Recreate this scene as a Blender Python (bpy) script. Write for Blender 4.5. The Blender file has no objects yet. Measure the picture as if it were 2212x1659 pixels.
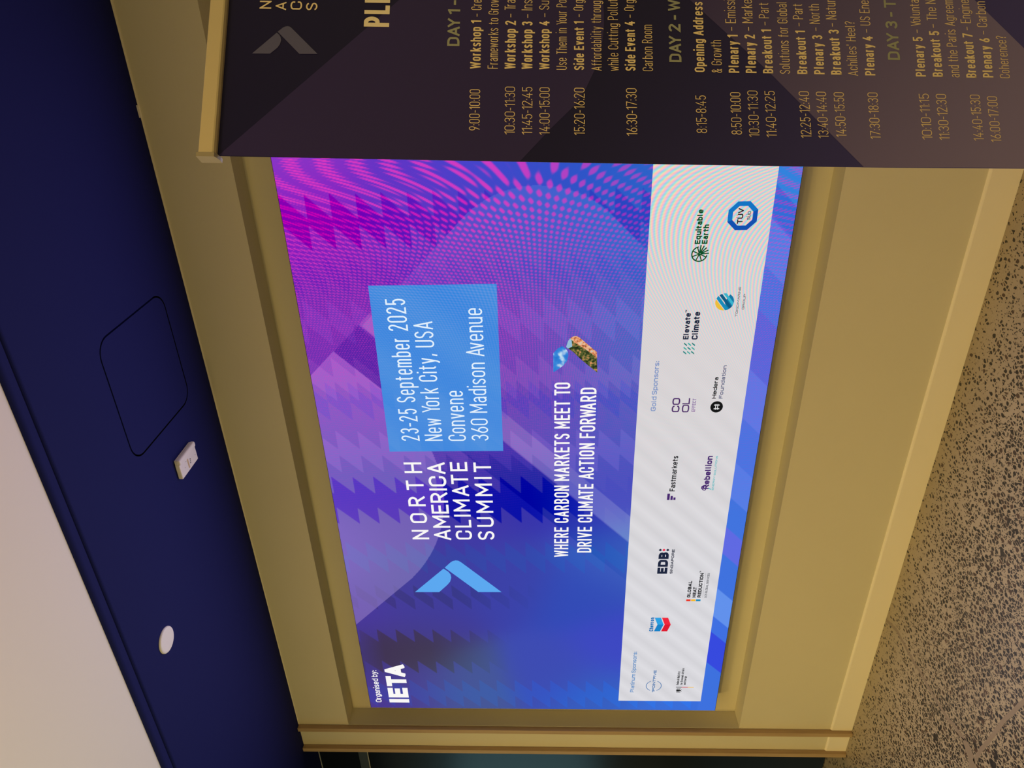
# Conference lobby wall with a flush LED video wall and a roll-up schedule banner.
# Metric scene: X runs right along the back wall, Y into it, Z up. Photographed with the camera rolled a quarter turn.
import bpy, bmesh, math, random
import numpy as np
from mathutils import Matrix, Vector

SC = bpy.context.scene
COL = SC.collection
random.seed(7)

# ------------------------------------------------------------------ camera
FWD = Vector((-0.48113878, 0.87573216, 0.03998323))
RIGHT = Vector((0.87621994, 0.48182455, -0.00915024))
DOWN = Vector((-0.02727807, 0.03063157, -0.99915845))
cam_data = bpy.data.cameras.new('camera')
cam_data.sensor_fit = 'HORIZONTAL'
cam_data.sensor_width = 36.0
cam_data.lens = 1567.178 / 2212.0 * 36.0
cam_data.clip_start = 0.05
cam = bpy.data.objects.new('camera', cam_data)
COL.objects.link(cam)
m = Matrix((DOWN, RIGHT, -FWD)).transposed().to_4x4()
m.translation = Vector((0, 0, 1.6))
cam.matrix_world = m
SC.camera = cam

# ------------------------------------------------------------------ view, world, lamps
SC.view_settings.view_transform = 'Standard'
SC.view_settings.look = 'None'
SC.view_settings.gamma = 1.0
SC.view_settings.use_curve_mapping = False
SC.view_settings.exposure = 0.0

world = bpy.data.worlds.new('room_ambience')
world.use_nodes = True
bg = world.node_tree.nodes['Background']
bg.inputs[0].default_value = (1.0, 0.74, 0.29, 1)
bg.inputs[1].default_value = 0.37
SC.world = world

def lamp(name, loc, aim, power, size, color, spread=180, shape='DISK', size_y=None):
    d = bpy.data.lights.new(name, 'AREA')
    d.energy = power
    d.shape = shape
    d.size = size
    if size_y: d.size_y = size_y
    d.color = color
    d.spread = math.radians(spread)
    o = bpy.data.objects.new(name, d)
    COL.objects.link(o)
    o.location = loc
    o.rotation_euler = (Vector(aim) - Vector(loc)).to_track_quat('-Z', 'Y').to_euler()
    return o

WARM = (1.0, 0.685, 0.20)
# recessed warm ceiling lamps behind and beside the photographer, aimed at the wall
lamp('warm_downlight', (-3.6, -1.8, 2.90), (-3.0, 2.0, 0.2), 17, 0.30, WARM, 95)
lamp('warm_downlight', (-3.7, 0.1, 2.90), (-3.2, 1.6, 0.2), 12, 0.55, WARM, 140)
lamp('warm_downlight', (-1.8, 0.1, 2.90), (-1.7, 1.4, 0.2), 5.5, 0.55, WARM, 130)
lamp('warm_downlight', (-0.3, -0.6, 2.90), (-0.1, 1.2, 0.0), 13, 0.30, (1.0, 0.64, 0.16), 120)
# added area lamp at the screen face, boosting the LED wall's own light
lamp('led_wall_boost', (-1.715, 2.492, 1.61), (-1.715, 0, 1.61), 24, 3.1, (1.0, 0.87, 0.93), 180, 'RECTANGLE', 1.7)
# added soft area lamps, unseen, that lift the pale ceiling
lamp('ceiling_fill', (-2.4, -0.9, 0.9), (-2.4, -0.6, 3), 16, 1.6, (1.0, 0.98, 0.40), 110)
lamp('ceiling_fill', (-0.8, -0.9, 0.9), (-0.8, -0.6, 3), 9, 1.6, (1.0, 0.50, 0.12), 110)

# ------------------------------------------------------------------ helpers
def lin(c):
    c = np.asarray(c, float) / 255.0
    return np.where(c <= 0.04045, c / 12.92, ((c + 0.055) / 1.055) ** 2.4)

def lin4(c):
    return tuple(float(v) for v in lin(c)) + (1.0,)

def tag(o, label=None, cat=None, group=None, kind=None):
    if label: o['label'] = label
    if cat: o['category'] = cat
    if group: o['group'] = group
    if kind: o['kind'] = kind
    return o

def mat(name, color, rough=0.6, metal=0.0, spec=0.5):
    mt = bpy.data.materials.new(name)
    mt.use_nodes = True
    b = mt.node_tree.nodes['Principled BSDF']
    b.inputs['Base Color'].default_value = tuple(color) + (1.0,) if len(color) == 3 else color
    b.inputs['Roughness'].default_value = rough
    b.inputs['Metallic'].default_value = metal
    b.inputs['Specular IOR Level'].default_value = spec
    return mt

def nd(mt, kind, **kw):
    n = mt.node_tree.nodes.new(kind)
    for k, v in kw.items(): setattr(n, k, v)
    return n

def lk(mt, a, b): mt.node_tree.links.new(a, b)

def noisy(name, c1, c2, scale, rough, bump=0.0, stretch=(1, 1, 1), detail=4.0, spec=0.5):
    """plain painted / grained surface: two close tones mixed by noise, optional fine bump"""
    mt = mat(name, c1, rough, spec=spec)
    b = mt.node_tree.nodes['Principled BSDF']
    tc = nd(mt, 'ShaderNodeTexCoord'); mp = nd(mt, 'ShaderNodeMapping')
    mp.inputs['Scale'].default_value = stretch
    nz = nd(mt, 'ShaderNodeTexNoise'); nz.inputs['Scale'].default_value = scale; nz.inputs['Detail'].default_value = detail
    mx = nd(mt, 'ShaderNodeMix', data_type='RGBA')
    mx.inputs[6].default_value = tuple(c1) + (1,); mx.inputs[7].default_value = tuple(c2) + (1,)
    lk(mt, tc.outputs['Object'], mp.inputs[0]); lk(mt, mp.outputs[0], nz.inputs['Vector'])
    lk(mt, nz.outputs['Fac'], mx.inputs[0]); lk(mt, mx.outputs[2], b.inputs['Base Color'])
    if bump:
        bp = nd(mt, 'ShaderNodeBump'); bp.inputs['Strength'].default_value = bump; bp.inputs['Distance'].default_value = 0.002
        n2 = nd(mt, 'ShaderNodeTexNoise'); n2.inputs['Scale'].default_value = scale * 12
        lk(mt, mp.outputs[0], n2.inputs['Vector']); lk(mt, n2.outputs['Fac'], bp.inputs['Height']); lk(mt, bp.outputs[0], b.inputs['Normal'])
    return mt

_em = {}
def glow(rgb):
    """light given off by one flat colour of the video wall"""
    rgb = tuple(rgb)
    if rgb in _em: return _em[rgb]
    mt = bpy.data.materials.new('screen_light_%02x%02x%02x' % rgb)
    mt.use_nodes = True
    nt = mt.node_tree; nt.nodes.remove(nt.nodes['Principled BSDF'])
    e = nt.nodes.new('ShaderNodeEmission'); e.inputs[0].default_value = lin4(rgb)
    nt.links.new(e.outputs[0], nt.nodes['Material Output'].inputs[0])
    _em[rgb] = mt
    return mt

def link(name, me, parent=None):
    o = bpy.data.objects.new(name, me)
    COL.objects.link(o)
    if parent: o.parent = parent
    return o

def empty(name, loc=(0, 0, 0)):
    o = bpy.data.objects.new(name, None)
    COL.objects.link(o)
    o.location = loc
    o.empty_display_size = 0.1
    return o

def from_bm(name, bm, mats, parent=None, smooth=False):
    bmesh.ops.recalc_face_normals(bm, faces=bm.faces[:])
    me = bpy.data.meshes.new(name)
    bm.to_mesh(me); bm.free()
    for mt in (mats if isinstance(mats, (list, tuple)) else [mats]): me.materials.append(mt)
    if smooth:
        for p in me.polygons: p.use_smooth = True
    return link(name, me, parent)

def add_box(bm, x0, x1, y0, y1, z0, z1, bevel=0.0, mi=0, seg=2):
    r = bmesh.ops.create_cube(bm, size=1.0)
    vs = r['verts']
    for v in vs:
        v.co = Vector(((x0 + x1) / 2 + v.co.x * (x1 - x0), (y0 + y1) / 2 + v.co.y * (y1 - y0), (z0 + z1) / 2 + v.co.z * (z1 - z0)))
    fs = list({f for v in vs for f in v.link_faces})
    for f in fs: f.material_index = mi
    if bevel:
        es = list({e for v in vs for e in v.link_edges})
        bmesh.ops.bevel(bm, geom=es, offset=bevel, segments=seg, profile=0.5, affect='EDGES', material=mi)

def box(name, x0, x1, y0, y1, z0, z1, m, parent=None, bevel=0.0, seg=2):
    bm = bmesh.new(); add_box(bm, x0, x1, y0, y1, z0, z1, bevel, 0, seg)
    return from_bm(name, bm, m, parent)

def add_prism(bm, pts, axis, a0, a1, mi=0):
    """extrude a closed 2D outline along x, y or z between a0 and a1"""
    def P(p, a):
        return {'x': (a, p[0], p[1]), 'y': (p[0], a, p[1]), 'z': (p[0], p[1], a)}[axis]
    v0 = [bm.verts.new(P(p, a0)) for p in pts]; v1 = [bm.verts.new(P(p, a1)) for p in pts]
    n = len(pts)
    fs = [bm.faces.new(v0), bm.faces.new(v1[::-1])]
    for i in range(n): fs.append(bm.faces.new((v0[i], v0[(i + 1) % n], v1[(i + 1) % n], v1[i])))
    for f in fs: f.material_index = mi

def rounded(x0, x1, y0, y1, r, n=10):
    out = []
    for cx, cy, a in ((x1 - r, y1 - r, 0), (x0 + r, y1 - r, 90), (x0 + r, y0 + r, 180), (x1 - r, y0 + r, 270)):
        for i in range(n + 1):
            t = math.radians(a + 90 * i / n); out.append((cx + r * math.cos(t), cy + r * math.sin(t)))
    return out

# ------------------------------------------------------------------ narrow single-stroke lettering (drawn glyph by glyph)
# width; strokes separated by ';'; 'x,y' points, '@cx,cy,rx,ry,a0,a1' arcs; cap height 100, x-height 72
GL = {
 'A': (46, '0,0 23,100 46,0;12,27 34,27'), 'B': (40, '0,0 0,100 20,100 @20,76,18,24,90,-90 0,52;20,52 @20,26,20,26,90,-90 0,0'),
 'C': (40, '40,70 @20,80,20,20,0,180 @20,20,20,20,180,360 40,30'), 'D': (42, '0,0 0,100 18,100 @18,76,24,24,90,0 @18,24,24,24,0,-90 0,0'),
 'E': (36, '36,100 0,100 0,0 36,0;0,52 32,52'), 'F': (35, '35,100 0,100 0,0;0,51 31,51'),
 'G': (41, '41,72 @20.5,80,20.5,20,0,180 @20.5,20,20.5,20,180,360 41,48 23,48'), 'H': (42, '0,0 0,100;42,0 42,100;0,52 42,52'),
 'I': (0, '0,0 0,100'), 'J': (28, '28,100 @14,16,14,16,0,-180'), 'K': (40, '0,0 0,100;38,100 0,42;14,62 40,0'), 'L': (32, '0,100 0,0 32,0'),
 'M': (54, '0,0 0,100 27,30 54,100 54,0'), 'N': (42, '0,0 0,100 42,0 42,100'), 'O': (42, '42,80 @21,80,21,20,0,180 @21,20,21,20,180,360 42,80'),
 'P': (40, '0,0 0,100 18,100 @18,73,22,27,90,-90 0,46'), 'R': (41, '0,0 0,100 18,100 @18,74,21,26,90,-90 0,48;20,48 41,0'),
 'S': (38, '@19,76,19,24,10,225 @19,25,19,25,45,-170'), 'T': (38, '0,100 38,100;19,100 19,0'), 'U': (42, '0,100 @21,20,21,20,180,360 42,100'),
 'V': (44, '0,100 22,0 44,100'), 'W': (64, '0,100 16,0 32,90 48,0 64,100'), 'Y': (42, '0,100 21,45 42,100;21,45 21,0'), 'Z': (38, '0,100 38,100 0,0 38,0'),
 'a': (32, '@16.5,55,14.5,17,165,0 32,0;32,42 16,42 @16,21,16,21,90,270 20,1 32,12'), 'b': (34, '0,100 0,0;0,54 @17,54,17,18,180,0 @17,18,17,18,0,-180 0,18'),
 'c': (32, '32,50 @16,54,16,18,0,180 @16,18,16,18,180,360 32,22'), 'd': (34, '34,100 34,0;34,54 @17,54,17,18,0,180 @17,18,17,18,180,360 34,18'),
 'e': (34, '0,37 34,37 @17,54,17,18,0,180 @17,18,17,18,180,350'), 'f': (22, '@20,84,12,16,80,180 8,0;0,70 21,70'),
 'g': (34, '34,72 34,-8 @17,-8,17,18,0,-160;34,54 @17,54,17,18,0,180 @17,18,17,18,180,360 34,18'), 'h': (34, '0,100 0,0;0,54 @17,54,17,18,180,0 34,0'),
 'i': (0, '0,72 0,0;0,107 0,109'), 'k': (31, '0,100 0,0;30,72 0,30;11,42 31,0'), 'l': (9, '0,100 0,11 @10,11,10,11,180,262'),
 'm': (56, '0,72 0,0;0,56 @14,56,14,16,180,0 28,0;28,56 @42,56,14,16,180,0 56,0'), 'n': (34, '0,72 0,0;0,54 @17,54,17,18,180,0 34,0'),
 'o': (34, '34,54 @17,54,17,18,0,180 @17,18,17,18,180,360 34,54'), 'p': (34, '0,72 0,-26;0,54 @17,54,17,18,180,0 @17,18,17,18,0,-180 0,18'),
 'q': (34, '34,72 34,-26;34,54 @17,54,17,18,0,180 @17,18,17,18,180,360 34,18'), 'r': (20, '0,72 0,0;0,53 @17,54,17,18,180,80'),
 's': (30, '@15,56,15,16,10,225 @15,17,15,17,45,-170'), 't': (22, '8,92 8,14 @21,14,13,14,180,265;0,71 21,71'),
 'u': (34, '0,72 @17,18,17,18,180,360 34,72;34,72 34,0'), 'v': (32, '0,72 16,0 32,72'), 'w': (50, '0,72 12,0 25,66 38,0 50,72'),
 'x': (30, '0,72 30,0;30,72 0,0'), 'y': (32, '0,72 16,2;32,72 14,-12 7,-24 0,-25'),
 '0': (40, '40,80 @20,80,20,20,0,180 @20,20,20,20,180,360 40,80'), '1': (17, '0,84 17,100 17,0'), '2': (38, '@19,79,19,21,180,-28 0,0 38,0'),
 '3': (38, '@19,77,18,23,165,-90 13,54;19,54 @19,27,19,27,90,-165'), '4': (42, '26,100 0,27 42,27;30,52 30,0'), '5': (37, '35,100 4,100 3,51 @18,31,19,31,140,-160'),
 '6': (38, '28,100 3,40;@19,28,19,28,0,360'), '7': (38, '0,100 38,100 12,0'), '8': (38, '@19,77,17,23,0,360;@19,27,19,27,0,360'), '9': (38, '@19,72,19,28,0,360;10,0 35,60'),
 ':': (0, '0,6 0,3;0,57 0,54'), '-': (18, '0,43 18,43'), '\u2013': (34, '0,42 34,42'), ',': (4, '4,9 0,-12'), "'": (0, '0,100 0,80'),
 '?': (30, '@15,80,15,20,180,-25 15,45 15,28;15,10 15,0'), '&': (40, '40,0 7,72 @18,82,12,18,215,-40 5,36 @16,22,16,22,140,300 38,44'),
}

def strokes(code):
    out = []
    for s in code.split(';'):
        pts = []
        for t in s.split():
            if t[0] == '@':
                cx, cy, rx, ry, a0, a1 = map(float, t[1:].split(','))
                n = max(4, int(abs(a1 - a0) / 15))
                pts += [(cx + rx * math.cos(math.radians(a0 + (a1 - a0) * i / n)), cy + ry * math.sin(math.radians(a0 + (a1 - a0) * i / n))) for i in range(n + 1)]
            else:
                pts.append(tuple(map(float, t.split(','))))
        out.append([p for i, p in enumerate(pts) if i == 0 or abs(p[0] - pts[i - 1][0]) + abs(p[1] - pts[i - 1][1]) > 0.01])
    return out

def ribbon(pts, t, ext=0.0, inside=None):
    """one stroke of width t as a strip of quads with mitred joints"""
    n = len(pts)
    pts = list(pts)
    closed = n > 3 and math.hypot(pts[0][0] - pts[-1][0], pts[0][1] - pts[-1][1]) < 1e-7
    if not closed:                         # square ends
        for i, j in ((0, 1), (n - 1, n - 2)):
            l = math.hypot(pts[i][0] - pts[j][0], pts[i][1] - pts[j][1]) or 1e-9
            if l > ext or n == 2: pts[i] = (pts[i][0] + (pts[i][0] - pts[j][0]) / l * t / 2, pts[i][1] + (pts[i][1] - pts[j][1]) / l * t / 2)
    L, Rr = [], []
    for i in range(n):
        def d(a, b):
            l = math.hypot(b[0] - a[0], b[1] - a[1]) or 1e-9
            return ((b[0] - a[0]) / l, (b[1] - a[1]) / l)
        if closed and i in (0, n - 1): d0, d1 = d(pts[-2], pts[-1]), d(pts[0], pts[1])
        else:
            d0 = d(pts[i - 1], pts[i]) if i else d(pts[0], pts[1])
            d1 = d(pts[i], pts[i + 1]) if i < n - 1 else d(pts[-2], pts[-1])
        nx, ny = -(d0[1] + d1[1]), d0[0] + d1[0]
        l = math.hypot(nx, ny)
        if l < 0.15: nx, ny, k = -d0[1], d0[0], 1.0
        else:
            nx, ny = nx / l, ny / l
            k = min(9.0 if inside and not inside[0] < pts[i][1] < inside[1] else 2.0, 1.0 / max(0.1, nx * -d0[1] + ny * d0[0]))
        h = t / 2 * k
        L.append((pts[i][0] + nx * h, pts[i][1] + ny * h)); Rr.append((pts[i][0] - nx * h, pts[i][1] - ny * h))
    return [(L[i], Rr[i], Rr[i + 1], L[i + 1]) for i in range(n - 1)]

def clip_poly(q, low, high):
    """cut a piece of a stroke at the baseline and the cap line"""
    for lim, sg in ((low, 1), (high, -1)):
        out = []
        for i, p in enumerate(q):
            n = q[(i + 1) % len(q)]
            dp, dn = sg * (p[1] - lim), sg * (n[1] - lim)
            if dp >= -1e-9: out.append(p)
            if (dp > 1e-9 and dn < -1e-9) or (dp < -1e-9 and dn > 1e-9):
                k = dp / (dp - dn); out.append((p[0] + (n[0] - p[0]) * k, lim))
        q = out
        if len(q) < 3: return None
    return tuple(q)

KERN = {'TA', 'AT', 'LT', 'AV', 'AY', 'WA', 'AW', 'RW', 'PA', 'To', 'Av', 'Yo', 'Vo', 'Tr', 'TO', 'AC', 'RT', 'OL'}
def kern(a, b, cap): return -0.15 * cap if a + b in KERN and a + b not in ('AC', 'RT', 'OL', 'TO', 'RW') else (-0.05 * cap if a + b in KERN else 0.0)

def text_faces(txt, x, y, width, cap, weight, xs=None):
    """quads of a line of lettering starting at (x, y); fits the width by letter width, or by spacing when xs is given"""
    t = weight * cap
    sp, gap = 0.28 * cap, 0.115 * cap
    nat = sum(GL[c][0] for c in txt if c != ' ') * (cap - t) / 100.0
    nlet = sum(1 for c in txt if c != ' '); nsp = txt.count(' ')
    fixed = nlet * t + sum(kern(a, b, cap) for a, b in zip(txt, txt[1:]))
    if xs is None:
        k = (width - fixed - gap * (nlet - 1) - sp * nsp) / max(nat, 1e-6)
        if k < 0.35 or nat < 1e-6:
            k = 0.6; gap = (width - fixed - nat * k - sp * nsp) / max(1, nlet - 1)
    else:
        k = xs; gap = (width - fixed - nat * k - sp * nsp) / max(1, nlet - 1)
    out = []; cx = x
    for ci, c in enumerate(txt):
        if c == ' ': cx += sp; continue
        if ci: cx += kern(txt[ci - 1], c, cap)
        low = -1e9 if c in 'gjpqy,' else y
        w, code = GL[c]
        for st in strokes(code):
            pts = [(cx + t / 2 + p[0] / 100 * (cap - t) * k, y + t / 2 + p[1] / 100 * (cap - t)) for p in st]
            high = 1e9 if c in 'ij' else y + cap
            out += [k_ for k_ in (clip_poly(q, low, high) for q in ribbon(pts, t, 0.085 * cap, (low + t * 0.6, high - t * 0.6))) if k_]
        cx += w / 100 * (cap - t) * k + t + gap
    return out

class Flat:
    """flat shapes in one plane, several colours, built as ONE mesh"""
    def __init__(self): self.v, self.f, self.m, self.mats = [], [], [], []
    def mi(self, mt):
        if mt not in self.mats: self.mats.append(mt)
        return self.mats.index(mt)
    def poly(self, pts, mt, lift=0.0):
        i0 = len(self.v)
        self.v += [(p[0], p[1], lift) for p in pts]
        self.f.append(list(range(i0, i0 + len(pts)))); self.m.append(self.mi(mt))
    def rect(self, x0, y0, x1, y1, mt, lift=0.0): self.poly([(x0, y0), (x1, y0), (x1, y1), (x0, y1)], mt, lift)
    def text(self, txt, x, y, w, cap, weight, mt, xs=None, lift=0.0):
        for i, q in enumerate(text_faces(txt, x, y, w, cap, weight, xs)): self.poly(q, mt, lift + (i % 9) * 1.5e-5)
    def stroke(self, pts, t, mt, lift=0.0):
        for q in ribbon(pts, t): self.poly(q, mt, lift)
    def disc(self, cx, cy, rx, ry, mt, n=32, lift=0.0, a0=0):
        self.poly([(cx + rx * math.cos(2 * math.pi * i / n + a0), cy + ry * math.sin(2 * math.pi * i / n + a0)) for i in range(n)], mt, lift)
    def ring(self, cx, cy, r0, r1, mt, n=32, a0=0.0, a1=360.0, lift=0.0):
        for i in range(n):
            t0, t1 = (math.radians(a0 + (a1 - a0) * k / n) for k in (i, i + 1))
            self.poly([(cx + r * math.cos(t), cy + r * math.sin(t)) for r, t in ((r0, t0), (r1, t0), (r1, t1), (r0, t1))], mt, lift)
    def build(self, name, parent, to3d):
        me = bpy.data.meshes.new(name)
        me.from_pydata([to3d(*p) for p in self.v], [], self.f)
        for mt in self.mats: me.materials.append(mt)
        me.polygons.foreach_set('material_index', self.m)
        me.update()
        return link(name, me, parent)

# ------------------------------------------------------------------ measured tables (metres)
SLIDE_TEXT = [
  ('23-25 September 2025',1.671,0.406,0.628,0.075,0.085,'w'), ('New York City, USA',1.67,0.501,0.536,0.073,0.085,'w'),
  ('Convene',1.669,0.598,0.236,0.073,0.085,'w'), ('360 Madison Avenue',1.669,0.691,0.588,0.07,0.085,'w'),
  ('WHERE CARBON MARKETS MEET TO',1.041,1.023,0.897,0.063,0.13,'w'), ('DRIVE CLIMATE ACTION FORWARD',1.067,1.126,0.847,0.063,0.13,'w'),
  ('NORTH',1.144,0.402,0.418,0.075,0.14,'w'), ('AMERICA',1.14,0.501,0.421,0.076,0.14,'w'),
  ('CLIMATE',1.143,0.595,0.42,0.073,0.14,'w'), ('SUMMIT',1.141,0.695,0.419,0.074,0.14,'w'),
  ('Organised by:',0.044,0.062,0.242,0.031,0.16,'w'), ('IETA',0.043,0.207,0.285,0.104,0.26,'w'),
]
SPONSOR_TEXT = [
  ('Platinum Sponsors:',0.137,1.366,0.296,0.02,0.15,'lb'), ('Gold Sponsors:',1.805,1.363,0.223,0.02,0.15,'lb2'),
  ('1POINTFIVE',0.138,1.47,0.163,0.014,0.2,'bl'), ('Federal Ministry',0.194,1.588,0.098,0.013,0.18,'k'),
  ('for Economic Affairs',0.195,1.606,0.123,0.012,0.18,'k'), ('and Energy',0.195,1.622,0.065,0.012,0.18,'k'),
  ('Chevron',0.573,1.434,0.092,0.019,0.24,'cb'), ('EDB',0.941,1.473,0.128,0.045,0.3,'nv'),
  ('SINGAPORE',0.941,1.497,0.145,0.012,0.2,'nv'), ('GLOBAL',0.795,1.591,0.102,0.016,0.26,'k'),
  ('HEAT',0.795,1.616,0.065,0.016,0.26,'k'), ('REDUCTION',0.795,1.639,0.15,0.016,0.26,'k'),
  ('TM',0.955,1.624,0.01,0.008,0.2,'k'), ('SCS GLOBAL SERVICES',0.793,1.666,0.152,0.01,0.16,'gy'),
  ('Fastmarkets',1.407,1.471,0.182,0.023,0.15,'k'), ('Rebellion',1.419,1.612,0.169,0.025,0.2,'pu'),
  ('ENERGY SOLUTIONS',1.413,1.633,0.175,0.008,0.2,'te'), ('CO',1.799,1.457,0.065,0.031,0.15,'pu2'),
  ('OL',1.798,1.495,0.065,0.029,0.15,'pu2'), ('EFFECT',1.8,1.519,0.061,0.014,0.15,'pu3'),
  ('Hedera',1.86,1.595,0.096,0.016,0.17,'k'), ('Foundation',1.86,1.621,0.147,0.015,0.16,'gy2'),
  ('Elevate',2.119,1.465,0.108,0.021,0.19,'nv'), ('Climate',2.118,1.499,0.113,0.023,0.19,'nv'),
  ('TM',2.23,1.445,0.008,0.005,0.2,'nv'), ('TOKIO MARINE',2.21,1.636,0.117,0.008,0.15,'gy'),
  ('GROUP',2.238,1.657,0.062,0.008,0.15,'gy'), ('Equitable',2.49,1.473,0.123,0.02,0.2,'gn'),
  ('Earth',2.49,1.498,0.07,0.02,0.2,'gn'), ('TUV',2.56,1.611,0.055,0.019,0.17,'k'),
  ('SUD',2.573,1.636,0.031,0.011,0.16,'gy'),
]
BANNER_TEXT = [
  ('N',0.2232,-0.0591,0.0125,0.0166,0.13,'c'), ('A',0.2217,-0.0804,0.0125,0.0153,0.13,'c'),
  ('C',0.2227,-0.1028,0.0128,0.0165,0.13,'c'), ('S',0.2221,-0.1247,0.0116,0.0163,0.13,'c'),
  ('PLE',0.198,-0.2278,0.0521,0.0359,0.17,'h'), ('DAY 1 -',0.1701,-0.3284,0.0714,0.0174,0.18,'d'),
  ('DAY 2 - W',0.1507,-0.6438,0.0976,0.0173,0.18,'d'), ('DAY 3 - T',0.1594,-0.9565,0.094,0.0173,0.18,'d'),
  ('Workshop 1',0.1357,-0.3589,0.0746,0.0148,0.15,'b'), ('– Cre',0.2163,-0.359,0.0268,0.0149,0.075,'t'),
  ('Frameworks to Grow',0.1361,-0.3833,0.1089,0.0145,0.075,'t'), ('Workshop 2',0.1362,-0.4082,0.0745,0.0154,0.15,'b'),
  ('– Tra',0.2162,-0.4075,0.0278,0.0156,0.075,'t'), ('Workshop 3',0.1363,-0.4321,0.0736,0.0153,0.15,'b'),
  ('– Ins',0.2156,-0.4317,0.0281,0.0155,0.075,'t'), ('Workshop 4',0.1362,-0.4562,0.0751,0.0144,0.15,'b'),
  ('– Su',0.2175,-0.4558,0.0255,0.0146,0.075,'t'), ('Use Them in Your Po',0.136,-0.4808,0.1093,0.0146,0.075,'t'),
  ('Side Event 1',0.1361,-0.5052,0.0755,0.0141,0.15,'b'), ('– Org',0.2184,-0.5048,0.0266,0.0143,0.075,'t'),
  ('Affordability through',0.1356,-0.5301,0.115,0.0144,0.075,'t'), ('while Cutting Pollut',0.1356,-0.5542,0.1118,0.0146,0.075,'t'),
  ('Side Event 4',0.1361,-0.5783,0.0768,0.0144,0.15,'b'), ('– Org',0.2186,-0.578,0.0278,0.0146,0.075,'t'),
  ('Carbon Room',0.136,-0.6029,0.0718,0.0147,0.075,'t'), ('Opening Address',0.136,-0.6766,0.1094,0.0146,0.15,'b'),
  ('& Growth',0.1352,-0.7011,0.0505,0.0148,0.075,'t'), ('Plenary 1',0.1356,-0.7255,0.0588,0.015,0.15,'b'),
  ('– Emissi',0.2009,-0.7236,0.0489,0.0151,0.075,'t'), ('Plenary 2',0.1356,-0.75,0.0596,0.0153,0.15,'b'),
  ('– Marke',0.2013,-0.7481,0.049,0.0154,0.075,'t'), ('Breakout 1',0.1356,-0.7738,0.0679,0.0145,0.15,'b'),
  ('– Part',0.2101,-0.7717,0.0356,0.0147,0.075,'t'), ('Solutions for Global',0.1354,-0.7981,0.1122,0.0148,0.075,'t'),
  ('Breakout 1',0.1355,-0.8225,0.0671,0.0144,0.15,'b'), ('– Part',0.2095,-0.8207,0.0355,0.0146,0.075,'t'),
  ('Plenary 3',0.1355,-0.847,0.0603,0.0149,0.15,'b'), ('– North',0.2027,-0.8448,0.0423,0.0151,0.075,'t'),
  ('Breakout 3',0.1352,-0.8713,0.0697,0.0151,0.15,'b'), ('– Natur',0.21,-0.869,0.0425,0.0152,0.075,'t'),
  ("Achilles' Heel?",0.1341,-0.8948,0.0844,0.0142,0.075,'t'), ('Plenary 4',0.1349,-0.9193,0.0607,0.0145,0.15,'b'),
  ('– US Ene',0.2014,-0.9176,0.0506,0.0146,0.075,'t'), ('Plenary 5',0.1344,-0.9915,0.0612,0.0143,0.15,'b'),
  ('– Volunta',0.202,-0.9905,0.0528,0.0145,0.075,'t'), ('Breakout 5',0.1345,-1.0161,0.0709,0.0147,0.15,'b'),
  ('– The N',0.2108,-1.0147,0.0445,0.0149,0.075,'t'), ('and the Paris Agreem',0.134,-1.04,0.1217,0.0148,0.075,'t'),
  ('Breakout 7',0.1339,-1.064,0.0687,0.0146,0.15,'b'), ('– Engine',0.2077,-1.0634,0.0485,0.0148,0.075,'t'),
  ('Plenary 6',0.1346,-1.0882,0.0611,0.0149,0.15,'b'), ('– Carbon',0.2016,-1.0868,0.0521,0.0151,0.075,'t'),
  ('Coherence?',0.1339,-1.112,0.0656,0.0146,0.075,'t'), ('9:00-10:00',0.0424,-0.3591,0.0617,0.015,0.075,'m'),
  ('10:30-11:30',0.0374,-0.4081,0.0715,0.0145,0.075,'m'), ('11:45-12:45',0.0375,-0.4324,0.0714,0.0146,0.075,'m'),
  ('14:00-15:00',0.0373,-0.4567,0.0714,0.0145,0.075,'m'), ('15:20-16:20',0.0377,-0.5058,0.0712,0.0151,0.075,'m'),
  ('16:30-17:30',0.038,-0.5791,0.0713,0.015,0.075,'m'), ('8:15-8:45',0.0435,-0.6768,0.0566,0.0148,0.075,'m'),
  ('8:50-10:00',0.042,-0.7258,0.0638,0.0148,0.075,'m'), ('10:30-11:30',0.0387,-0.7502,0.07,0.0147,0.075,'m'),
  ('11:40-12:25',0.0388,-0.7745,0.0699,0.0146,0.075,'m'), ('12:25-12:40',0.0385,-0.8231,0.0702,0.0148,0.075,'m'),
  ('13:40-14:40',0.0386,-0.8473,0.0699,0.0146,0.075,'m'), ('14:50-15:50',0.0406,-0.8725,0.0676,0.0146,0.075,'m'),
  ('17:30-18:30',0.0384,-0.9205,0.0702,0.0146,0.075,'m'), ('10:10-11:15',0.0388,-0.9934,0.0693,0.0144,0.075,'m'),
  ('11:30-12:30',0.0386,-1.0178,0.0694,0.0147,0.075,'m'), ('14:40-15:30',0.0383,-1.0659,0.0693,0.0144,0.075,'m'),
  ('16:00-17:00',0.0366,-1.0904,0.0689,0.0146,0.075,'m'),
]
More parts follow.
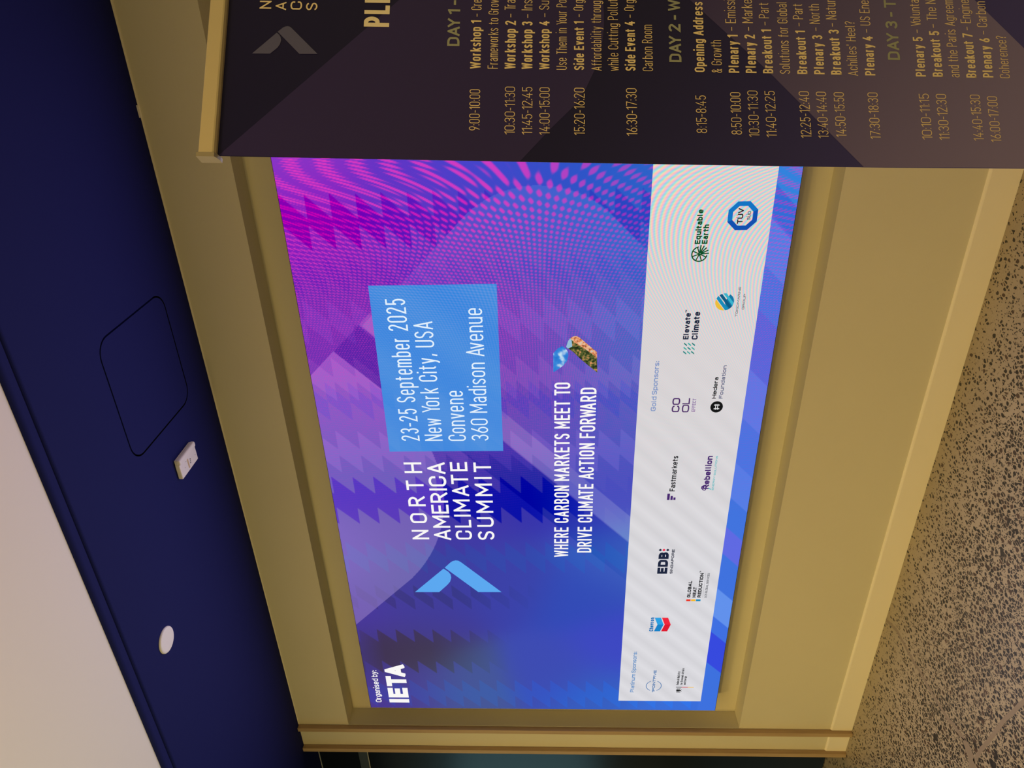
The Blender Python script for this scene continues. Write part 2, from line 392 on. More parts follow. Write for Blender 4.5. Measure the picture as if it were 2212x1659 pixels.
SLIDE_TONES = [
  (2.81,0.022,150,60,205), (2.552,0.058,165,20,200), (2.385,0.116,118,45,188), (2.199,0.176,110,50,178),
  (2.2,0.07,112,50,182), (1.832,0.182,140,85,195), (1.789,0.1,128,95,195), (1.584,0.111,115,90,190),
  (1.56,0.186,98,90,182), (1.183,0.244,112,92,175), (1.048,0.038,125,100,190), (0.907,0.215,108,100,168),
  (0.699,0.059,115,90,178), (0.7,0.304,66,60,152), (0.907,0.453,62,62,158), (0.379,0.042,66,55,125),
  (0.447,0.235,70,62,125), (0.176,0.257,75,70,148), (0.103,0.057,75,55,145), (0.179,0.495,70,88,152),
  (0.287,0.967,62,76,178), (0.117,1.204,55,95,192), (0.455,1.261,62,72,195), (0.908,0.753,60,66,168),
  (0.822,1.074,50,75,182), (1.048,1.236,62,95,190), (1.313,0.563,66,55,165), (1.436,0.867,52,50,170),
  (1.671,0.87,100,80,185), (1.361,1.164,78,80,190), (1.89,0.818,100,72,182), (2.19,0.79,118,65,185),
  (2.188,0.964,92,90,190), (1.781,1.058,85,85,190), (2.459,0.964,82,95,200), (2.447,0.665,105,75,195),
  (2.627,0.884,80,105,210), (2.635,0.48,110,55,205), (2.741,0.728,75,75,215), (2.75,1.042,45,85,210),
  (2.747,1.228,50,110,205), (2.539,1.207,55,110,210), (2.185,1.224,70,108,198), (1.779,1.243,82,100,192),
  (1.554,1.196,72,82,190), (0.46,1.864,65,115,225), (0.91,1.85,85,125,232), (1.309,1.838,60,112,222),
  (1.774,1.812,80,122,225), (2.177,1.806,85,110,222), (2.445,1.782,72,128,232), (2.72,1.763,50,140,225),
  (0.034,1.752,58,110,220), (0.031,1.516,58,110,215),
]
EMB = [[(0.824, 0.308), (0.824, 0.422), (0.869, 0.463), (0.89, 0.478), (0.915, 0.485), (0.935, 0.483), (0.951, 0.474), (0.97, 0.453)], [(0.976, 0.459), (1.006, 0.486), (1.015, 0.497), (1.02, 0.512), (1.018, 0.524), (1.009, 0.536), (0.825, 0.715), (0.825, 0.606)]]
PHOTO1 = [(1.986, 0.956), (1.986, 0.961), (2.013, 0.995), (2.033, 1.009), (2.055, 1.014), (2.072, 1.012), (2.085, 1.004), (2.097, 0.99), (2.086, 0.973), (2.067, 0.956)]
PHOTO2 = [(2.093, 1.005), (2.117, 1.012), (2.13, 1.02), (2.137, 1.033), (2.138, 1.045), (2.131, 1.056), (2.07, 1.122), (1.98, 1.127), (2.037, 1.064), (2.069, 1.034)]
BEMB = [[(0.1535, -0.0365), (0.1536, -0.0617), (0.1632, -0.0718), (0.1683, -0.0748), (0.1747, -0.0761), (0.1796, -0.075), (0.1833, -0.0728), (0.1862, -0.0692)], [(0.1877, -0.0704), (0.1942, -0.0775), (0.196, -0.0807), (0.1966, -0.084), (0.196, -0.087), (0.194, -0.0896), (0.1544, -0.1285), (0.154, -0.1029)]]
B_ARC = [(-0.0018, -0.415), (0.0493, -0.4605), (0.0841, -0.4934), (0.1093, -0.5083), (0.1363, -0.5201), (0.1672, -0.5296), (0.2002, -0.5341), (0.2278, -0.5344), (0.2463, -0.5329)]


# ------------------------------------------------------------------ materials of the room
M_WALL = noisy('cream_wall_paint', (0.70, 0.65, 0.49), (0.74, 0.69, 0.53), 3.0, 0.75, 0.05, spec=0.3)
M_BASE = noisy('cream_baseboard_paint', (0.95, 0.88, 0.72), (0.96, 0.89, 0.74), 4.0, 0.45)
M_CEIL = noisy('pale_ceiling_paint', (0.80, 0.78, 0.76), (0.82, 0.80, 0.78), 2.0, 0.85)
M_NAVY = noisy('navy_ceiling_paint', (0.0098, 0.0135, 0.098), (0.0108, 0.0148, 0.106), 2.0, 0.8, spec=0.08)
M_WOOD = noisy('oiled_oak', (0.38, 0.25, 0.135), (0.58, 0.42, 0.24), 9.0, 0.5, 0.0, (9, 9, 0.55), 6.0)
M_DARK = mat('black_void', (0.004, 0.004, 0.005), 0.9, spec=0.1)
M_WHITEP = mat('white_plastic', (0.82, 0.80, 0.80), 0.45)
M_ALU = mat('satin_aluminium', (0.72, 0.65, 0.48), 0.45, 0.3)
M_CLEAR = mat('grey_plastic', (0.55, 0.53, 0.50), 0.4)

def floor_material():
    mt = mat('ground_aggregate_concrete', (0.3, 0.25, 0.2), 0.42, spec=0.35)
    b = mt.node_tree.nodes['Principled BSDF']
    tc = nd(mt, 'ShaderNodeTexCoord'); mp = nd(mt, 'ShaderNodeMapping')
    mp.inputs['Rotation'].default_value = (0, 0, 0.5); mp.inputs['Scale'].default_value = (1.0, 0.78, 1.0)
    wz = nd(mt, 'ShaderNodeTexNoise'); wz.inputs['Scale'].default_value = 26.0
    add = nd(mt, 'ShaderNodeVectorMath', operation='MULTIPLY_ADD'); add.inputs[1].default_value = (0.012, 0.012, 0)
    lk(mt, tc.outputs['Object'], mp.inputs[0]); lk(mt, mp.outputs[0], wz.inputs['Vector']); lk(mt, wz.outputs['Color'], add.inputs[0]); lk(mt, mp.outputs[0], add.inputs[2])
    nb = nd(mt, 'ShaderNodeTexNoise'); nb.inputs['Scale'].default_value = 3.0; nb.inputs['Detail'].default_value = 3.0
    lk(mt, tc.outputs['Object'], nb.inputs['Vector'])
    # less exposed stone close to the wall
    sx = nd(mt, 'ShaderNodeSeparateXYZ'); lk(mt, tc.outputs['Object'], sx.inputs[0])
    near = nd(mt, 'ShaderNodeMapRange'); near.inputs[1].default_value = 2.02; near.inputs[2].default_value = 2.46; near.inputs[3].default_value = 0.0; near.inputs[4].default_value = 0.50
    lk(mt, sx.outputs[1], near.inputs[0])
    masks = []
    for sc, keep, gap in ((66.0, 0.97, 0.035), (150.0, 0.66, 0.05), (30.0, 0.06, 0.10)):
        ve = nd(mt, 'ShaderNodeTexVoronoi', feature='DISTANCE_TO_EDGE'); vc = nd(mt, 'ShaderNodeTexVoronoi', feature='F1')
        for v in (ve, vc):
            v.inputs['Scale'].default_value = sc; lk(mt, add.outputs[0], v.inputs['Vector'])
        sp = nd(mt, 'ShaderNodeSeparateColor'); lk(mt, vc.outputs['Color'], sp.inputs[0])
        # each stone shrinks inside its own cell by a random margin
        thr = nd(mt, 'ShaderNodeMath', operation='MULTIPLY_ADD'); thr.inputs[1].default_value = 0.075; thr.inputs[2].default_value = gap
        lk(mt, sp.outputs[1], thr.inputs[0])
        th2 = nd(mt, 'ShaderNodeMath', operation='MULTIPLY_ADD'); th2.inputs[1].default_value = 0.16; lk(mt, near.outputs[0], th2.inputs[0]); lk(mt, thr.outputs[0], th2.inputs[2]); thr = th2
        sub = nd(mt, 'ShaderNodeMath', operation='SUBTRACT'); lk(mt, ve.outputs['Distance'], sub.inputs[0]); lk(mt, thr.outputs[0], sub.inputs[1])
        st = nd(mt, 'ShaderNodeMapRange'); st.inputs[1].default_value = 0.0; st.inputs[2].default_value = 0.03
        rd = nd(mt, 'ShaderNodeMath', operation='SUBTRACT'); rd.inputs[0].default_value = 0.52; lk(mt, vc.outputs['Distance'], rd.inputs[1])      # rounds the corners off
        mn = nd(mt, 'ShaderNodeMath', operation='MINIMUM'); lk(mt, sub.outputs[0], mn.inputs[0]); lk(mt, rd.outputs[0], mn.inputs[1]); lk(mt, mn.outputs[0], st.inputs[0])
        lim = nd(mt, 'ShaderNodeMath', operation='SUBTRACT'); lim.inputs[0].default_value = keep; lk(mt, near.outputs[0], lim.inputs[1])
        has = nd(mt, 'ShaderNodeMath', operation='LESS_THAN'); lk(mt, sp.outputs[0], has.inputs[0]); lk(mt, lim.outputs[0], has.inputs[1])
        mk = nd(mt, 'ShaderNodeMath', operation='MULTIPLY'); lk(mt, st.outputs[0], mk.inputs[0]); lk(mt, has.outputs[0], mk.inputs[1])
        masks.append((mk, sp))
    mx0 = nd(mt, 'ShaderNodeMath', operation='MAXIMUM'); lk(mt, masks[0][0].outputs[0], mx0.inputs[0]); lk(mt, masks[1][0].outputs[0], mx0.inputs[1])
    mxm = nd(mt, 'ShaderNodeMath', operation='MAXIMUM'); lk(mt, mx0.outputs[0], mxm.inputs[0]); lk(mt, masks[2][0].outputs[0], mxm.inputs[1])
    stone = nd(mt, 'ShaderNodeValToRGB')
    cr = stone.color_ramp; cr.elements[0].color = (0.020, 0.019, 0.019, 1); cr.elements[1].color = (0.055, 0.046, 0.038, 1)
    e = cr.elements.new(0.85); e.color = (0.036, 0.033, 0.031, 1); e = cr.elements.new(0.985); e.color = (0.08, 0.05, 0.036, 1)
    lk(mt, masks[0][1].outputs[2], stone.inputs[0])
    paste = nd(mt, 'ShaderNodeValToRGB'); cr = paste.color_ramp
    cr.elements[0].position = 0.3; cr.elements[0].color = (0.34, 0.28, 0.195, 1); cr.elements[1].position = 0.75; cr.elements[1].color = (0.46, 0.385, 0.28, 1)
    fine = nd(mt, 'ShaderNodeTexNoise'); fine.inputs['Scale'].default_value = 160.0; fine.inputs['Detail'].default_value = 2.0; lk(mt, tc.outputs['Object'], fine.inputs['Vector'])
    mixn = nd(mt, 'ShaderNodeMath', operation='MULTIPLY_ADD'); mixn.inputs[1].default_value = 0.5; lk(mt, fine.outputs['Fac'], mixn.inputs[0])
    half = nd(mt, 'ShaderNodeMath', operation='MULTIPLY'); half.inputs[1].default_value = 0.5; lk(mt, nb.outputs['Fac'], half.inputs[0]); lk(mt, half.outputs[0], mixn.inputs[2])
    lk(mt, mixn.outputs[0], paste.inputs[0])
    mx = nd(mt, 'ShaderNodeMix', data_type='RGBA')
    lk(mt, mxm.outputs[0], mx.inputs[0]); lk(mt, paste.outputs[0], mx.inputs[6]); lk(mt, stone.outputs[0], mx.inputs[7]); lk(mt, mx.outputs[2], b.inputs['Base Color'])
    return mt
M_FLOOR = floor_material()

# ------------------------------------------------------------------ room shell
X0, X1 = -9.0, 3.2          # extent of floor and ceilings
WL = -3.642                 # left end of the screen wall
YW, YB = 2.5, 2.6           # wall face, back of the screen recess
RX0, RX1, RZ0, RZ1 = -3.446, 0.015, 0.578, 2.648
ZC = 2.92                   # navy soffit height
YG = 2.645                  # glazed partition left of the wall

def S_(o, kind='structure'): return tag(o, kind=kind)

floor = S_(box('floor', X0, X1, -3.5, 2.9, -0.05, 0.0, M_FLOOR))
fl = Flat()
M_FILL = noisy('crack_filler', (0.26, 0.205, 0.15), (0.29, 0.23, 0.17), 60.0, 0.5)
for pts, w in (([(-2.64, 2.486), (-2.602, 2.386), (-2.612, 2.253), (-2.606, 2.098), (-2.598, 1.96), (-2.566, 1.83)], 0.016),
               ([(-2.12, 1.656), (-2.328, 1.708), (-2.40, 1.716), (-2.479, 1.731), (-2.575, 1.742)], 0.017)):
    pp = []
    for i in range(len(pts) - 1):
        for k in range(4):
            t = k / 4; pp.append((pts[i][0] * (1 - t) + pts[i + 1][0] * t + random.uniform(-.004, .004), pts[i][1] * (1 - t) + pts[i + 1][1] * t + random.uniform(-.004, .004)))
    pp.append(pts[-1]); fl.stroke(pp, w, M_FILL)
fl.poly([(-2.575, 1.84), (-2.552, 1.80), (-2.563, 1.755), (-2.60, 1.715), (-2.66, 1.69), (-2.66, 1.735), (-2.60, 1.775)], M_FILL)
fl.build('crack_filler', floor, lambda a, b, c: (a, b, 0.0004))

bm = bmesh.new()
xs = [WL, RX0, RX1, X1]; zs = [0.0, RZ0, RZ1, 3.05]
V = {(i, j): bm.verts.new((xs[i], YW, zs[j])) for i in range(4) for j in range(4)}
for i in range(3):
    for j in range(3):
        if (i, j) != (1, 1): bm.faces.new((V[i, j], V[i + 1, j], V[i + 1, j + 1], V[i, j + 1]))
ring = [V[1, 1], V[2, 1], V[2, 2], V[1, 2]]
back = [bm.verts.new((v.co.x, YB, v.co.z)) for v in ring]
for i in range(4): bm.faces.new((ring[i], ring[(i + 1) % 4], back[(i + 1) % 4], back[i]))
bm.faces.new(back)
b0 = [V[0, 0], V[0, 1], V[0, 2], V[0, 3]]; o0 = [bm.verts.new((v.co.x, 2.80, v.co.z)) for v in b0]
for i in range(3): bm.faces.new((b0[i], b0[i + 1], o0[i + 1], o0[i]))
wall = S_(from_bm('wall_back', bm, M_WALL))

def bb(x0, x1):
    b = bmesh.new()
    prof = [(YW, 0.0), (YW - 0.008, 0.0), (YW - 0.008, 0.100), (YW - 0.0065, 0.1045), (YW - 0.003, 0.107), (YW, 0.108)]
    add_prism(b, prof, 'x', x0, x1)
    return S_(from_bm('baseboard_back', b, M_BASE))
bb(-3.447, X1); bb(-3.616, -3.476)
S_(box('trim_1', -3.476, -3.449, YW - 0.026, YW - 0.0005, 0.0, ZC - 0.001, M_WOOD, bevel=0.0015, seg=1))
S_(box('trim_2', -3.644, -3.617, YW - 0.026, YW - 0.0005, 0.0, ZC - 0.001, M_WOOD, bevel=0.0015, seg=1))
S_(box('trim_3', -3.446, X1, YW - 0.003, YW - 0.0002, ZC - 0.006, ZC - 0.0005, M_BASE))

# navy soffit in front of the wall, with the cut-out of the access hatch
HX0, HX1, HY0, HY1 = -1.329, -0.897, 1.902, 2.333
YS = 1.585
bm = bmesh.new()
outer = [bm.verts.new((x, y, ZC)) for x, y in ((X0, YS), (X1, YS), (X1, 2.9), (X0, 2.9))]
hole = [bm.verts.new((x, y, ZC)) for x, y in rounded(HX0, HX1, HY0, HY1, 0.062)]
es = [bm.edges.new((outer[i], outer[(i + 1) % 4])) for i in range(4)] + [bm.edges.new((hole[i], hole[(i + 1) % len(hole)])) for i in range(len(hole))]
bmesh.ops.triangle_fill(bm, edges=es, use_beauty=True)
kill = [f for f in bm.faces if HX0 < f.calc_center_median().x < HX1 and HY0 < f.calc_center_median().y < HY1 and all(v in hole for v in f.verts)]
bmesh.ops.delete(bm, geom=kill, context='FACES_ONLY')
up = [bm.verts.new(v.co + Vector((0, 0, 0.03))) for v in hole]
for i in range(len(hole)):
    f = bm.faces.new((hole[i], hole[(i + 1) % len(hole)], up[(i + 1) % len(up)], up[i])); f.material_index = 1
f = bm.faces.new(up); f.material_index = 1
# slot behind the fascia
g = [(1.566, ZC), (1.566, ZC + 0.03), (YS - 0.014, ZC + 0.03)] + [(YS - 0.014 * math.cos(math.radians(a)), ZC + 0.014 - 0.014 * math.sin(math.radians(a))) for a in range(0, 91, 15)]
for i in range(len(g) - 1):
    q = [bm.verts.new((x, y, z)) for x, (y, z) in ((X0, g[i]), (X1, g[i]), (X1, g[i + 1]), (X0, g[i + 1]))]
    f = bm.faces.new(q); f.material_index = 0
soffit = S_(from_bm('ceiling_soffit', bm, [M_NAVY, M_DARK]))
bm = bmesh.new()
prof = [(1.5660, 3.0), (1.5655, ZC)] + [(1.546 - 0.018 * math.sin(math.radians(a)), ZC + 0.012 - 0.012 * math.cos(math.radians(a))) for a in range(0, 91, 9)] + [(1.528, 3.0)]
add_prism(bm, prof, 'x', X0, X1)
fascia = S_(from_bm('ceiling_fascia', bm, M_NAVY))
S_(box('ceiling', X0, X1, -3.5, 1.5279, ZC + 0.0115, 3.0, M_CEIL))
bm = bmesh.new()
add_prism(bm, rounded(HX0 + 0.006, HX1 - 0.006, HY0 + 0.006, HY1 - 0.006, 0.056), 'z', ZC, ZC + 0.02)
hatch = tag(from_bm('access_hatch', bm, M_NAVY), 'navy square ceiling hatch with rounded corners and a thin dark gap', 'hatch')

# glazed partition with a dark door beyond the wood fins
M_GLASS = mat('dark_tinted_glass', (0.007, 0.009, 0.011), 0.2, spec=0.6)
M_GLASS.node_tree.nodes['Principled BSDF'].inputs['Specular Tint'].default_value = (0.30, 0.58, 1.0, 1)
M_GFRAME = mat('dark_bronze_frame', (0.045, 0.06, 0.085), 0.4)
M_BEAD = mat('pale_glazing_bead', (0.45, 0.45, 0.42), 0.4)
door = S_(empty('door_1', (-4.4, YG, 0)))
def dpart(name, x0, x1, y0, y1, z0, z1, m, bevel=0.0):
    o = box(name, x0 + 4.4, x1 + 4.4, y0 - YG, y1 - YG, z0, z1, m, door, bevel, 1); return o
dpart('door_leaf', -5.2, WL - 0.001, YG, YG + 0.04, 0.004, 2.625, M_GLASS)
dpart('header_rail', -5.2, WL - 0.001, YG - 0.012, YG + 0.04, 2.627, 2.682, M_GFRAME, 0.001)
dpart('transom_pane', -5.2, WL - 0.001, YG, YG + 0.02, 2.683, ZC - 0.004, M_GLASS)
dpart('glazing_bead', -5.2, WL - 0.001, YG - 0.014, YG - 0.0122, 2.624, 2.629, M_BEAD)
dpart('top_bead', -5.2, WL - 0.001, YG - 0.004, YG - 0.0005, ZC - 0.0045, ZC - 0.0005, M_BEAD)

S_(box('wall_far', X0, -5.201, YG - 0.01, YG + 0.05, 0.0, ZC - 0.001, M_WALL))
# far left wall; an added glowing panel gives the dark door its sheen
S_(box('wall_left', X0 - 0.1, X0, -3.5, 2.9, 0.0, 3.0, M_WALL))
win = S_(empty('added_glow_window', (X0, -1.0, 1.85)))
M_GLOW_PANE = mat('added_glow_glass', (0.3, 0.45, 0.42), 0.3)
pb = M_GLOW_PANE.node_tree.nodes['Principled BSDF']; pb.inputs['Emission Color'].default_value = (0.52, 0.88, 0.78, 1); pb.inputs['Emission Strength'].default_value = 0.9
box('glow_pane', 0.004, 0.012, -1.7, 1.7, -0.90, 0.95, M_GLOW_PANE, win)
for a0, a1, c0, c1 in ((-1.76, -1.70, -0.96, 1.01), (1.70, 1.76, -0.96, 1.01), (-1.70, 1.70, -0.96, -0.90), (-1.70, 1.70, 0.95, 1.01)):
    box('added_window_frame', 0.001, 0.05, a0, a1, c0, c1, M_GFRAME, win)

# ------------------------------------------------------------------ ceiling fittings
# white blank disc
bm = bmesh.new()
prof = [(0.0, 0.0), (0.040, 0.0), (0.0445, 0.0012), (0.0465, 0.004), (0.0465, 0.007)]
n = 48; rings = []
for r, z in prof[1:]: rings.append([bm.verts.new((r * math.cos(2 * math.pi * i / n), r * math.sin(2 * math.pi * i / n), ZC - 0.007 + z)) for i in range(n)])
bm.faces.new(rings[0])
for a, b in zip(rings, rings[1:]):
    for i in range(n): bm.faces.new((a[i], a[(i + 1) % n], b[(i + 1) % n], b[i]))
bm.faces.new(rings[-1])
disc = tag(from_bm('blanking_disc', bm, M_WHITEP), 'round white blanking disc on the navy ceiling', 'disc')
for v in disc.data.vertices: v.co.x -= 1.9725; v.co.y += 1.7545

# white rectangular detector
det = tag(empty('ceiling_detector', (-1.502, 2.173, ZC)), 'small white rectangular detector on the navy ceiling beside the hatch', 'detector')
bm = bmesh.new(); add_box(bm, -0.040, 0.022, -0.066, 0.068, -0.017, 0.0, 0.004, 0, 3); add_box(bm, 0.016, 0.040, -0.064, 0.062, -0.014, 0.0, 0.003, 0, 2)
from_bm('housing', bm, M_WHITEP, det)
bm = bmesh.new(); add_box(bm, 0.0195, 0.0415, -0.0668, 0.066, -0.0230, -0.005, 0.006, 0, 3)
from_bm('raised_edge', bm, M_WHITEP, det)
M_SLOT = mat('tan_lens', (0.62, 0.47, 0.30), 0.4); M_INK = mat('black_ink', (0.02, 0.02, 0.025), 0.6)
box('lens_slot', -0.030, 0.008, -0.010, -0.001, -0.0180, -0.014, M_SLOT, det, 0.0008, 1)
ik = Flat()
for a, b, c, d in ((-0.006, .010, -0.001, .0155), (-0.012, .008, -0.009, .0145), (-0.020, .007, -0.014, .011), (-0.0185, .011, -0.0165, .0145)): ik.rect(a, b, c, d, M_INK)
ik.build('printed_mark', det, lambda a, b, c: (a, b, -0.0173))
for x, y in ((-0.012, 0.053), (-0.010, -0.034), (0.006, -0.018)):
    bm = bmesh.new(); bmesh.ops.create_circle(bm, cap_ends=True, segments=12, radius=0.0017, matrix=Matrix.Translation((x, y, -0.0173)))
    from_bm('pin_hole', bm, M_INK, det)
tag(box('ceiling_clip', -0.350, -0.311, 2.4885, 2.4965, ZC - 0.0022, ZC, M_WHITEP), 'tiny pale clip on the navy ceiling against the wall top', 'clip')

# ------------------------------------------------------------------ LED video wall
XL, ZT, SW, SH = -3.306, 2.508, 3.182, 1.789        # left edge, top edge, width, height of the lit face
YF = 2.499                                          # lit face

def srgb_field(s, w):
    """base colours of the slide, blended between measured tones"""
    lobe_d, circ_d = np.array([40., 35., 18.]), np.array([14., 20., 8.])
    num = np.zeros(s.shape + (3,)); den = np.zeros(s.shape)
    for cs, cw, r, g_, b_ in SLIDE_TONES:
        c = np.array([r, g_, b_], float)
        p = (np.array([cs]), np.array([cw]))
        if in_lobe(*p)[0]: c = c - lobe_d
        if in_circle(*p)[0]: c = c - circ_d
        d2 = (s - cs) ** 2 + (w - cw) ** 2
        k = np.exp(-d2 / 0.035) + 1e-4 / (d2 + 0.02)
        num += k[..., None] * c; den += k
    out = num / den[..., None]
    out += in_lobe(s, w)[..., None] * (lobe_d + 5.0) + in_circle(s, w)[..., None] * circ_d
    return out

def in_lobe(s, w):
    base = (s - w >= 0.606) & (s - w <= 1.98) & (s + w <= 2.19)
    dx, dy = s - 1.398, w + 0.26
    corner = (dy > np.abs(dx))
    return base & (~corner | (dx * dx + dy * dy <= 0.744 ** 2))

def in_circle(s, w):
    dx, dy = s - 2.336, w - 0.9
    base = (dx + np.abs(dy) <= 0.37 * 1.4142) & (s + w > 2.42)
    return base & (~(dx > np.abs(dy)) | (dx * dx + dy * dy <= 0.37 ** 2))

def saw(s, w, lo, hi, w0):
    t = 0.09 * np.mod((w - w0) / 0.09, 1.0)
    return (s > lo - t) & (s < hi - t)

def ramp(x, a, b): return np.clip((x - a) / (b - a), 0, 1)

def moire(s, w):
    """interference dots between the LED pitch and a camera, dense on the left and coarse on the right"""
    X = XL + s; z = 2.19 - 0.4811 * X; Z = ZT - w - 1.6
    pitch, c = 0.001457, 0.96
    u = 1567.2 * (0.8762 * X + 1.2046) / z
    fz = -Z * (1 / pitch - 1567.2 / z / c) * 2 * np.pi
    fx = ((X / pitch - u * 1.037) * 0.8 + 9.0 * w) * 2 * np.pi
    return fx, fz

def slide_colour(s, w):
    c = srgb_field(s, w)
    lobe = in_lobe(s, w)
    def addc(mask, d, k=1.0): c[...] += (mask * k)[..., None] * np.array(d, float)
    k = 1 - 0.75 * ramp(w, 0.85, 1.2)
    addc(saw(s, w, 1.323, 1.489, 0.099) & lobe, (-26, -38, 4)); addc(saw(s, w, 1.323, 1.489, 0.099) & ~lobe, (-48, -36, -2), k * (1 - 0.7 * (s + w > 2.41)))
    kc = ramp(w, -0.05, 0.12) * (1 - ramp(w, 0.35, 0.75))
    addc(saw(s, w, 0.356, 0.578, 0.098), (-4, -6, -46), kc)
    addc(saw(s, w, 0.80, 0.868, 0.03), (-6, -5, -20), (1 - ramp(w, 0.5, 0.9)) * (1 - 0.6 * lobe))
    for lo, hi, o, d in ((1.60, 1.72, 0.06, (15, 10, 8)), (1.03, 1.13, 0.02, (-6, 6, 3)), (1.86, 1.95, 0.05, (-14, -6, 4)), (0.10, 0.22, 0.04, (-6, 6, 14)), (2.20, 2.30, 0.02, (10, 9, 8)), (1.95, 2.06, 0.0, (16, 10, 5)), (2.40, 2.47, 0.03, (-10, -6, 0))):
        addc(saw(s, w, lo, hi, o), d, 1.0)
    band = (s + w > 2.19) & (s + w < 2.415) & (s - w < 1.975)
    addc(band, (-26, -14, -10), 1 - 0.8 * ramp(w, 0.9, 1.3))
    addc((s + w >= 2.415) & (s + w < 2.56) & (s - w < 1.975), (28, 26, 8), ramp(w, 0.05, 0.25))
    # lower strip: diagonal wedges of blue
    q = s + w
    low = w > 1.70
    for a, b_, col in ((-1, 2.07, (62, 113, 222)), (2.07, 2.282, (55, 74, 222)), (2.282, 2.382, (64, 112, 226)), (2.382, 2.56, (98, 145, 236)), (2.56, 2.77, (64, 114, 222)), (2.77, 2.92, (96, 106, 226)), (2.92, 3.08, (66, 116, 222)), (3.08, 3.26, (86, 126, 230)), (3.26, 3.48, (74, 118, 226)), (3.48, 3.70, (92, 124, 230)), (3.70, 3.95, (82, 108, 222)), (3.95, 4.12, (70, 122, 228)), (4.12, 4.30, (84, 134, 234)), (4.3, 9, (54, 138, 228))):
        mk = low & (q >= a) & (q < b_)
        c[mk] = np.array(col, float)
    fx, fz = moire(s, w)
    A = ramp(s, 1.25, 2.55) ** 1.1 * (1 - 0.35 * ramp(w, 0.75, 1.25))
    d = ramp((np.cos(fx) + np.cos(fz)) * 0.5, -0.05, 0.62)
    d = (d * d * (3 - 2 * d) * A * 0.80)[..., None]
    c = c * (1 - A * 0.10)[..., None] + np.array([0., 2., 12.]) * A[..., None]
    c = c * (1 - d) + np.array([240., 58., 192.]) * d
    c[...] += ((saw(s, w, 2.58, 2.694, 0.089) & ~in_circle(s, w)) * (1 - 0.6 * ramp(w, 0.1, 0.6)))[..., None] * np.array([-8., -52., -14.])
    return np.clip(c, 0, 255)

def date_colour(s, w):
    c = np.zeros(s.shape + (3,)); c[:] = (72, 140, 222)
    c += (np.sin((s + w) * 17)[..., None]) * np.array([5., 3., 0.])
    c += (saw(s, w, 1.70, 1.90, 0.05))[..., None] * np.array([5., 2., 0])
    fx, fz = moire(s, w)
    m_ = ramp(s, 1.4, 2.6) ** 1.25 * np.clip((np.cos(fx) + np.cos(fz)) * 0.5, -1, 1)
    c[..., 0] += m_ * 52; c[..., 1] += m_ * 10
    return np.clip(c, 0, 255)

def sponsor_colour(s, w):
    c = np.zeros(s.shape + (3,)); c[:] = (217, 216, 221)
    c += ((np.abs(np.mod((s + w) / 0.115, 1.0) - 0.5) * 4 - 1) * 5.0 * (1 - ramp(s, 1.2, 2.2)))[..., None]
    fx, fz = moire(s, w)
    A = ramp(s, 0.7, 2.6) ** 1.2
    ph = fx + fz
    c[..., 0] += A * (-4 + 56 * np.cos(ph)); c[..., 1] += A * (-8 + 24 * np.cos(ph + 2.4)); c[..., 2] += A * (-14 + 30 * np.cos(ph - 2.6))
    c += (A * 8 * (np.cos(fx) * np.cos(fz)))[..., None]
    return np.clip(c, 0, 255)

M_LED = bpy.data.materials.new('led_picture')
M_LED.use_nodes = True
nt = M_LED.node_tree; nt.nodes.remove(nt.nodes['Principled BSDF'])
at = nt.nodes.new('ShaderNodeAttribute'); at.attribute_name = 'led'
em = nt.nodes.new('ShaderNodeEmission')
nt.links.new(at.outputs['Color'], em.inputs[0]); nt.links.new(em.outputs[0], nt.nodes['Material Output'].inputs[0])

tv = tag(empty('led_video_wall', (XL, YF, ZT)), 'large LED video wall showing a purple and blue climate summit slide', 'screen')
def on_screen(lift=0.0):
    return lambda s, w, l=0.0: (s, -lift - l, -w)

def picture(name, s0, s1, w0, w1, step, fn, lift):
    nx, ny = max(2, int((s1 - s0) / step) + 1), max(2, int((w1 - w0) / step) + 1)
    S, W = np.meshgrid(np.linspace(s0, s1, nx), np.linspace(w0, w1, ny))
    co = np.stack([S, np.full_like(S, -lift), -W], -1).reshape(-1, 3).astype(np.float32)
    idx = np.arange(nx * ny).reshape(ny, nx)
    q = np.stack([idx[:-1, :-1], idx[1:, :-1], idx[1:, 1:], idx[:-1, 1:]], -1).reshape(-1, 4)
    me = bpy.data.meshes.new(name)
    me.vertices.add(len(co)); me.vertices.foreach_set('co', co.ravel())
    me.loops.add(q.size); me.loops.foreach_set('vertex_index', q.ravel().astype(np.int32))
    me.polygons.add(len(q)); me.polygons.foreach_set('loop_start', np.arange(0, q.size, 4, dtype=np.int32))
    me.update(calc_edges=True)
    rgba = np.ones((len(co), 4), np.float32); rgba[:, :3] = lin(fn(S, W)).reshape(-1, 3)
    a = me.attributes.new('led', 'FLOAT_COLOR', 'POINT'); a.data.foreach_set('color', rgba.ravel())
    me.materials.append(M_LED)
    return link(name, me, tv)

M_CAB = mat('black_cabinet', (0.008, 0.008, 0.009), 0.5)
box('cabinet', -0.002, SW + 0.002, 0.0012, YB - YF - 0.001, -SH - 0.002, 0.002, M_CAB, tv)
picture('slide_background', 0, SW, 0, SH, 0.0034, slide_colour, 0.0)
datep = picture('date_panel', 1.617, 2.352, 0.2745, 0.749, 0.0034, date_colour, 0.0008)
spon = picture('sponsor_panel', 0.071, 3.111, 1.2905, 1.709, 0.0034, sponsor_colour, 0.0008)

